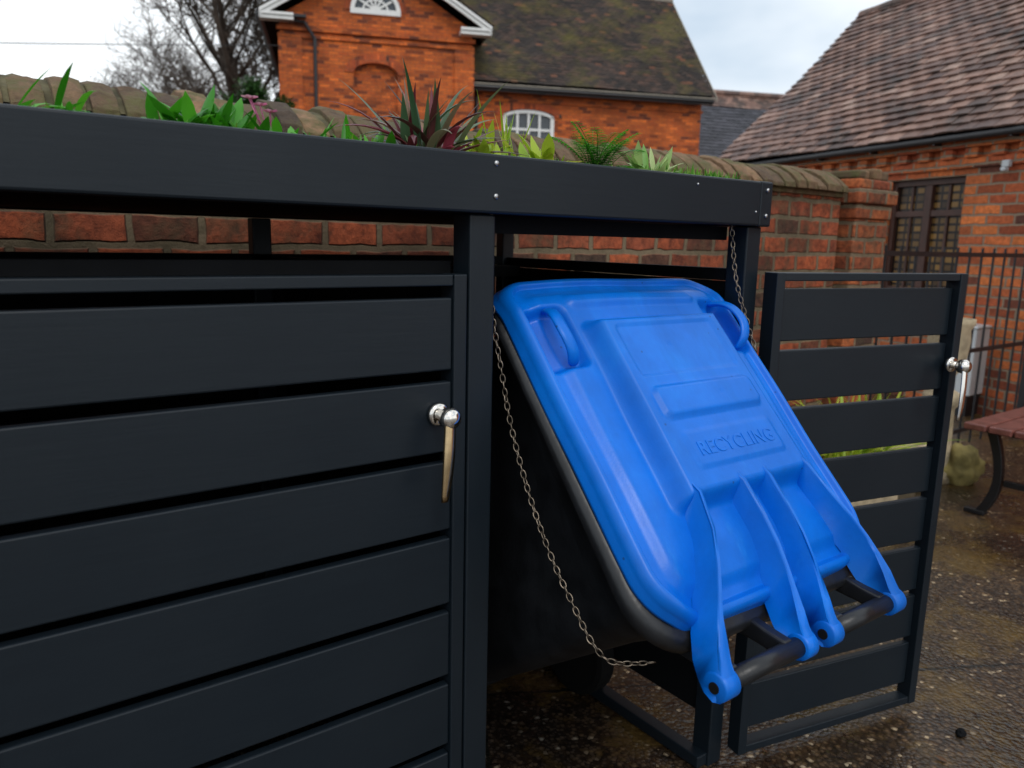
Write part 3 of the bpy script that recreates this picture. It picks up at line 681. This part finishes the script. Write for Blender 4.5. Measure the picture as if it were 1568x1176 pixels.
mb.tube([(-1.5,-.3,6.12),(-.55,-.16,6.1),(-.32,-.15,5.75),(-.32,-.15,0)],.045,8); mb.box(-1.55,-.5,-.30,-.095,6.17,6.23)
mb.tube([(3.75,-.3,6.17),(3.75,.4,6.17)],.07,10); mb.obj('gutters_and_downpipes',M['gutter'],house)
bh=empty('slate_roof_house',(8.14,18.27,0),-math.atan2(.407,.9135))
mb=MB(); mb.box(9.9,18,4.6,9,0,4.2); mb.obj('walls',M['brick_house'],bh)
tiles('slate_roof',(9.9,3.9,3.9),(1,0,0),(0,2.6,2.55),8.2,2.9,.25,.17,M['tile_back'],bh)
tiles('clay_ridge_courses',(9.9,5.97,5.93),(1,0,0),(0,2.6,2.55),8.2,.76,.2,.15,M['tile_out'],bh)
mb=MB(); mb.loft([[(x,3.9,3.85),(x,6.5,6.42),(x,9.1,3.85)] for x in (9.9,18.1)]); mb.obj('roof_deck',M['inner'],bh)
mb=MB()
for i in range(27): x=9.9+i*.3; mb.tube([(x,6.5,6.5),(x+.29,6.5,6.5)],.11,8)
mb.obj('ridge',M['tile_out'],bh)

# ------------------------------------------------------------ outbuilding
ob=empty('tiled_brick_outbuilding',(6.256,2.226,0),-math.atan2(.3,.954))
mb=MB(); pr=[(0,0),(3.6,0),(3.6,2.09),(1.75,3.85),(0,2.09)]
mb.loft([[(x,-5.5,z) for x,z in pr],[(x,3.82,z) for x,z in pr]]); ow=mb.obj('walls',M['brick_out'],ob,recalc=True)
WN=((.66,1.42,.86,1.79),(-2.6,-1.6,.90,1.80))
for (y0,y1,z0,z1) in WN:
    c=MB(); c.box(-.3,.12,y0,y1,z0,z1); cut(ow,c)
mb=MB(); gl=MB(); sill=MB()
for (y0,y1,z0,z1) in WN:
    ym=(y0+y1)/2
    mb.box(.05,.10,y0+.001,y0+.05,z0,z1); mb.box(.05,.10,y1-.05,y1-.001,z0,z1); mb.box(.052,.10,y0+.05,y1-.05,z1-.05,z1-.001); mb.box(.052,.10,y0+.05,y1-.05,z0+.001,z0+.05)
    mb.box(.048,.10,ym-.035,ym+.035,z0+.05,z1-.05); mb.box(.056,.10,y0+.05,ym-.035,z1-.30,z1-.25); mb.box(.056,.10,ym+.035,y1-.05,z1-.30,z1-.25)
    for yq in ((y0+.05+ym-.035)/2,(ym+.035+y1-.05)/2): mb.box(.07,.10,yq-.012,yq+.012,z0+.05,z1-.05)
    gl.box(.085,.095,y0+.04,y1-.04,z0+.04,z1-.04); sill.box(-.05,.119,y0+.002,y1-.002,z0+.001,z0+.03)
mb.obj('window_frames',M['brownframe'],ob,bevel=.004); gl.obj('leaded_panes',M['leaded'],ob); sill.obj('sills',M['brownframe'],ob)
mb=MB(); y=-5.4
while y<3.7:
    mb.box(-.055,-.001,y,y+.11,1.915,1.985); y+=.22
mb.box(-.03,-.001,-5.5,3.82,1.842,1.912); mb.box(-.075,-.002,-5.5,3.82,1.988,2.07); mb.obj('dentil_course',M['brick_out'],ob,bevel=.004)
sv=Vector((1.9,0,1.83)); tiles('roof_tiles',(-.14,-5.6,2.085),(0,1,0),sv,9.5,sv.length,.17,.098,M['tile_out'],ob,jit=.008)
sv=Vector((-1.9,0,1.83)); tiles('roof_tiles_rear',(3.66,-5.6,2.085),(0,1,0),sv,9.5,sv.length,.34,.2,M['tile_out'],ob)
mb=MB(); mb.loft([[(-.13,y,2.065),(1.76,y,3.895),(3.65,y,2.065),(3.65,y,2.035),(1.76,y,3.835),(-.13,y,2.035)] for y in (-5.6,3.88)]); mb.obj('roof_deck',M['inner'],ob)
mb=MB()
for i in range(32): y=-5.6+i*.3; mb.tube([(1.76,y,3.91+R(-.006,.006)),(1.76,min(y+.292,3.9),3.91+R(-.006,.006))],.06,12)
mb.obj('ridge_tiles',M['tile_out'],ob)
mb=MB(); mb.tube([(-.15,-5.6,2.045),(-.15,3.85,2.06)],.026,12)
for i in range(14): y=-5+i*.65; mb.box(-.15,-.076,y,y+.02,2.02,2.06)
mb.obj('gutter',M['gutter'],ob)
mb=MB(); mb.box(-.07,-.033,.26,.32,1.82,1.87); mb.box(-.09,-.045,.27,.31,1.79,1.819); mb.obj('security_light',M['greybox'],ob,bevel=.008)

# ------------------------------------------------------------ bench
be=empty('garden_bench',(.05,0,-.01))
mb=MB()
for i in range(4): mb.box(3.68,5.25,1.12+i*.105,1.215+i*.105,.435,.465)
mb.obj('seat_slats',M['benchwood'],be,bevel=.006)
mb=MB()
for x in (3.84,5.05):
    mb.box(x-.02,x+.02,1.14,1.52,.405,.434)
    for sg in (-1,1):
        rg_=[]
        for t in [i/10 for i in range(11)]:
            yy=1.33+sg*(.05+.03*math.cos(t*math.pi)+.12*t*t+.05*(1-t)**3); z=.405*(1-t)+.03*t; w=.018+.010*abs(.5-t)
            rg_.append([(x-.018,yy-w,z),(x+.018,yy-w,z),(x+.018,yy+w,z),(x-.018,yy+w,z)])
        mb.loft(rg_); mb.box(x-.024,x+.024,1.33+sg*.165-.045,1.33+sg*.165+.045,.012,.034)
    mb.box(x-.014,x+.014,1.27,1.39,.17,.20)
mb.obj('cast_iron_legs',M['blackmetal'],be,bevel=.004)

def lathe(name,cxy,prof,mat,n=32,parent=None):
    k=MB(); k.loft([[(cxy[0]+r_*math.cos(2*math.pi*q/n),cxy[1]+r_*math.sin(2*math.pi*q/n),z) for q in range(n)] for r_,z in prof]); return k.obj(name,mat,parent,smooth=True)
lathe('stone_urn',(4.28,1.88),[(r_*.62,z*.95) for r_,z in [(.15,0),(.15,.06),(.12,.08),(.11,.42),(.15,.45),(.15,.50),(.07,.53),(.06,.58),(.10,.62),(.15,.70),(.165,.80),(.155,.86),(.185,.89),(.185,.92),(.16,.92),(.14,.87),(.02,.86)]],M['stone'])
lathe('stone_pot',(3.62,1.80),[(.12,0),(.16,.28),(.18,.28),(.18,.34),(.16,.34),(.15,.30),(.02,.30)],M['stone'])
k=MB()
for i in range(120): leaf(k,(3.2+R(-.18,.18),1.75+R(-.06,.06),.28),R(0,6.28),R(.6,1.4),R(.2,.48),R(.006,.012),R(.5,2),.3,7)
plant_obj(k,'strappy_pot_plant',M['leaf_yellow'])
k=MB(); k.box(2.95,3.4,1.62,1.90,0,.28); k.obj('stone_trough',M['stone'],None,bevel=.02)
cb_=empty('utility_cabinet'); mb=MB(); mb.box(6.12,6.42,2.50,2.72,.16,.66); mb.box(6.11,6.43,2.49,2.73,.6605,.68); mb.obj('case',M['greybox'],cb_,bevel=.008)
mb=MB(); mb.box(6.14,6.40,2.52,2.70,0,.159); mb.obj('plinth',M['blackmetal'],cb_)
def rock(name,c,s,mat):
    bm=bmesh.new(); bmesh.ops.create_icosphere(bm,subdivisions=4,radius=1)
    for vv in bm.verts:
        n_=noise.fractal(vv.co*1.6+Vector(c),1.0,2.0,4); vv.co*= (1+.28*n_); vv.co=Vector((vv.co.x*s[0],vv.co.y*s[1],vv.co.z*s[2]))
    me=bpy.data.meshes.new(name); bm.to_mesh(me); o=bpy.data.objects.new(name,me); COL.objects.link(o); o.location=(c[0],c[1],s[2]*.7); me.materials.append(mat)
    for p in me.polygons: p.use_smooth=True
rock('mossy_stone',(4.36,1.78,0),(.11,.10,.12),M['mossrock']); rock('mossy_stone',(4.12,1.92,0),(.12,.09,.08),M['mossrock'])
rock('pebble',(2.02,.74,0),(.014,.011,.010),M['inner'])
k=MB()
for i in range(60): leaf(k,(R(1.3,5),R(-.5,1.9),.006),R(0,6.28),R(-.0,.25),R(.012,.03),R(.004,.009),.3,.2,4,mid=.5)
k.obj('fallen_leaves',M['deadleaf'],None)

# ------------------------------------------------------------ trees
def tree(name,base,h,rad,seed,spread=.55,levels=6,kids=(4,6),upb=.12,first=.3):
    rnd=random.Random(seed); k=MB()
    def br(p,d,ln,r0,lv):
        segs=5 if lv<3 else 3; pts=[p.copy()]; rr=[r0]; dd=d.copy()
        for q in range(segs):
            dd=(dd+Vector((rnd.uniform(-1,1),rnd.uniform(-1,1),rnd.uniform(-1,1)))*(.10+.05*lv)+Vector((0,0,upb))).normalized()
            p=p+dd*(ln/segs); pts.append(p.copy()); rr.append(max(.006,r0*(1-.62*(q+1)/segs)))
        k.tube(pts,rr,6 if lv<2 else 3,cap=False)
        if lv>=levels: return
        n=rnd.randint(*kids)
        for q in range(n):
            t=first+(1-first)*(q+rnd.random())/n if lv==0 else .2+.8*(q+rnd.random())/n
            f=t*segs; i=min(int(f),segs-1); pp=pts[i].lerp(pts[i+1],f-i); r1=(rr[i]*(1-(f-i))+rr[i+1]*(f-i))
            ax=Vector((rnd.uniform(-1,1),rnd.uniform(-1,1),rnd.uniform(-.3,.6))).normalized()
            nd=(dd*(1-spread)+ax*spread).normalized()
            br(pp,nd,ln*rnd.uniform(.5,.74),max(.012,r1*rnd.uniform(.55,.78)),lv+1)
    br(Vector(base),Vector((0,0,1)),h*.55,rad,0)
    return k.obj(name,M['bark'],None)
tree('bare_tree',(8.9,27,0),12.5,.32,11,.58,5,(5,6))
tree('bare_tree',(7.2,34,0),8.6,.24,5,.64,5,(5,5),.08)
tree('bare_tree',(9.8,36,0),10.5,.24,21,.6,5,(4,5),.08)
def crown(name,c,rad,n,mat,ls,trunk=.08):
    rnd=random.Random(3); k=MB(); cl=[]
    for i in range(34):
        v_=Vector((rnd.gauss(0,1),rnd.gauss(0,1),rnd.gauss(0,1))).normalized()*rnd.uniform(.35,1)
        cl.append((Vector((c[0]+v_.x*rad[0],c[1]+v_.y*rad[1],c[2]+v_.z*rad[2])),rnd.uniform(.2,.42)*rad[0]))
    for i in range(n):
        cc,rr=cl[rnd.randrange(len(cl))]; v_=Vector((rnd.gauss(0,1),rnd.gauss(0,1),rnd.gauss(0,1))).normalized()*rr*rnd.uniform(.6,1.05)
        leaf(k,cc+v_,rnd.uniform(0,6.28),rnd.uniform(-.6,.9),ls*rnd.uniform(.7,1.3),ls*.28,.3,.2,2,mid=.5)
    o=k.obj(name,mat,None); t=MB()
    t.tube([(c[0],c[1],0),(c[0]+.05,c[1],c[2]*.5),(c[0],c[1],c[2])],[trunk,trunk*.8,trunk*.4],8); t.obj('trunk',M['bark'],o)
crown('evergreen_shrub',(5.95,17.0,3.74),(.85,.7,.66),10000,M['leaf_dark'],.10)

pw=MB(); a_=Vector((7.14,18.65,5.57)); b_=Vector((-9,22.8,4.3)); pts=[]
for q in range(21):
    t=q/20; p=a_.lerp(b_,t); p.z-=.15*math.sin(math.pi*t); pts.append(p)
pw.tube(pts,.010,5); pw.obj('overhead_cable',M['blackmetal'],None)
mb=MB(); mb.tube([(-9,22.8,0),(-9,22.8,5.2)],[.12,.09],10); mb.box(-9.5,-8.5,22.7,22.78,4.5,4.6); mb.obj('utility_pole',M['bark'],None)

# ------------------------------------------------------------ light
w=bpy.data.worlds.new('World'); scene.world=w; w.use_nodes=True; nt=w.node_tree
bg=nt.nodes['Background']; sky=nt.nodes.new('ShaderNodeTexSky'); sky.sky_type='NISHITA'; sky.sun_disc=False
el,az=math.radians(48),math.radians(200)
sky.sun_elevation=el; sky.sun_rotation=az; sky.air_density=1.2; sky.dust_density=2.0
tc=nt.nodes.new('ShaderNodeTexCoord'); mp=nt.nodes.new('ShaderNodeMapping'); mp.inputs['Scale'].default_value=(1.0,1.0,2.2); mp.inputs['Location'].default_value=(.3,.1,0); L(nt,tc.outputs['Generated'],mp.inputs[0])
no=N(nt,'ShaderNodeTexNoise',Scale=1.7,Detail=5.0,Roughness=0.5); L(nt,mp.outputs[0],no.inputs['Vector'])
r=ramp(nt,no.outputs['Fac'],[(0.36,(0.46,0.56,0.66)),(0.57,(0.99,1.0,0.99))])
sc_=mix(nt,1.0,r.outputs[0],(9.1,9.25,9.5),'MULTIPLY')
c=mix(nt,.9,sky.outputs[0],sc_); L(nt,c,bg.inputs['Color']); bg.inputs['Strength'].default_value=.136
sun=bpy.data.objects.new('sun',bpy.data.lights.new('sun','SUN')); COL.objects.link(sun); sun.data.energy=.95; sun.data.angle=math.radians(18); sun.data.color=(1,.97,.92)
dirv=Vector((math.sin(az)*math.cos(el),math.cos(az)*math.cos(el),math.sin(el)))
sun.rotation_euler=dirv.to_track_quat('Z','Y').to_euler()
scene.view_settings.view_transform='Standard'; scene.view_settings.look='None'; scene.view_settings.exposure=0
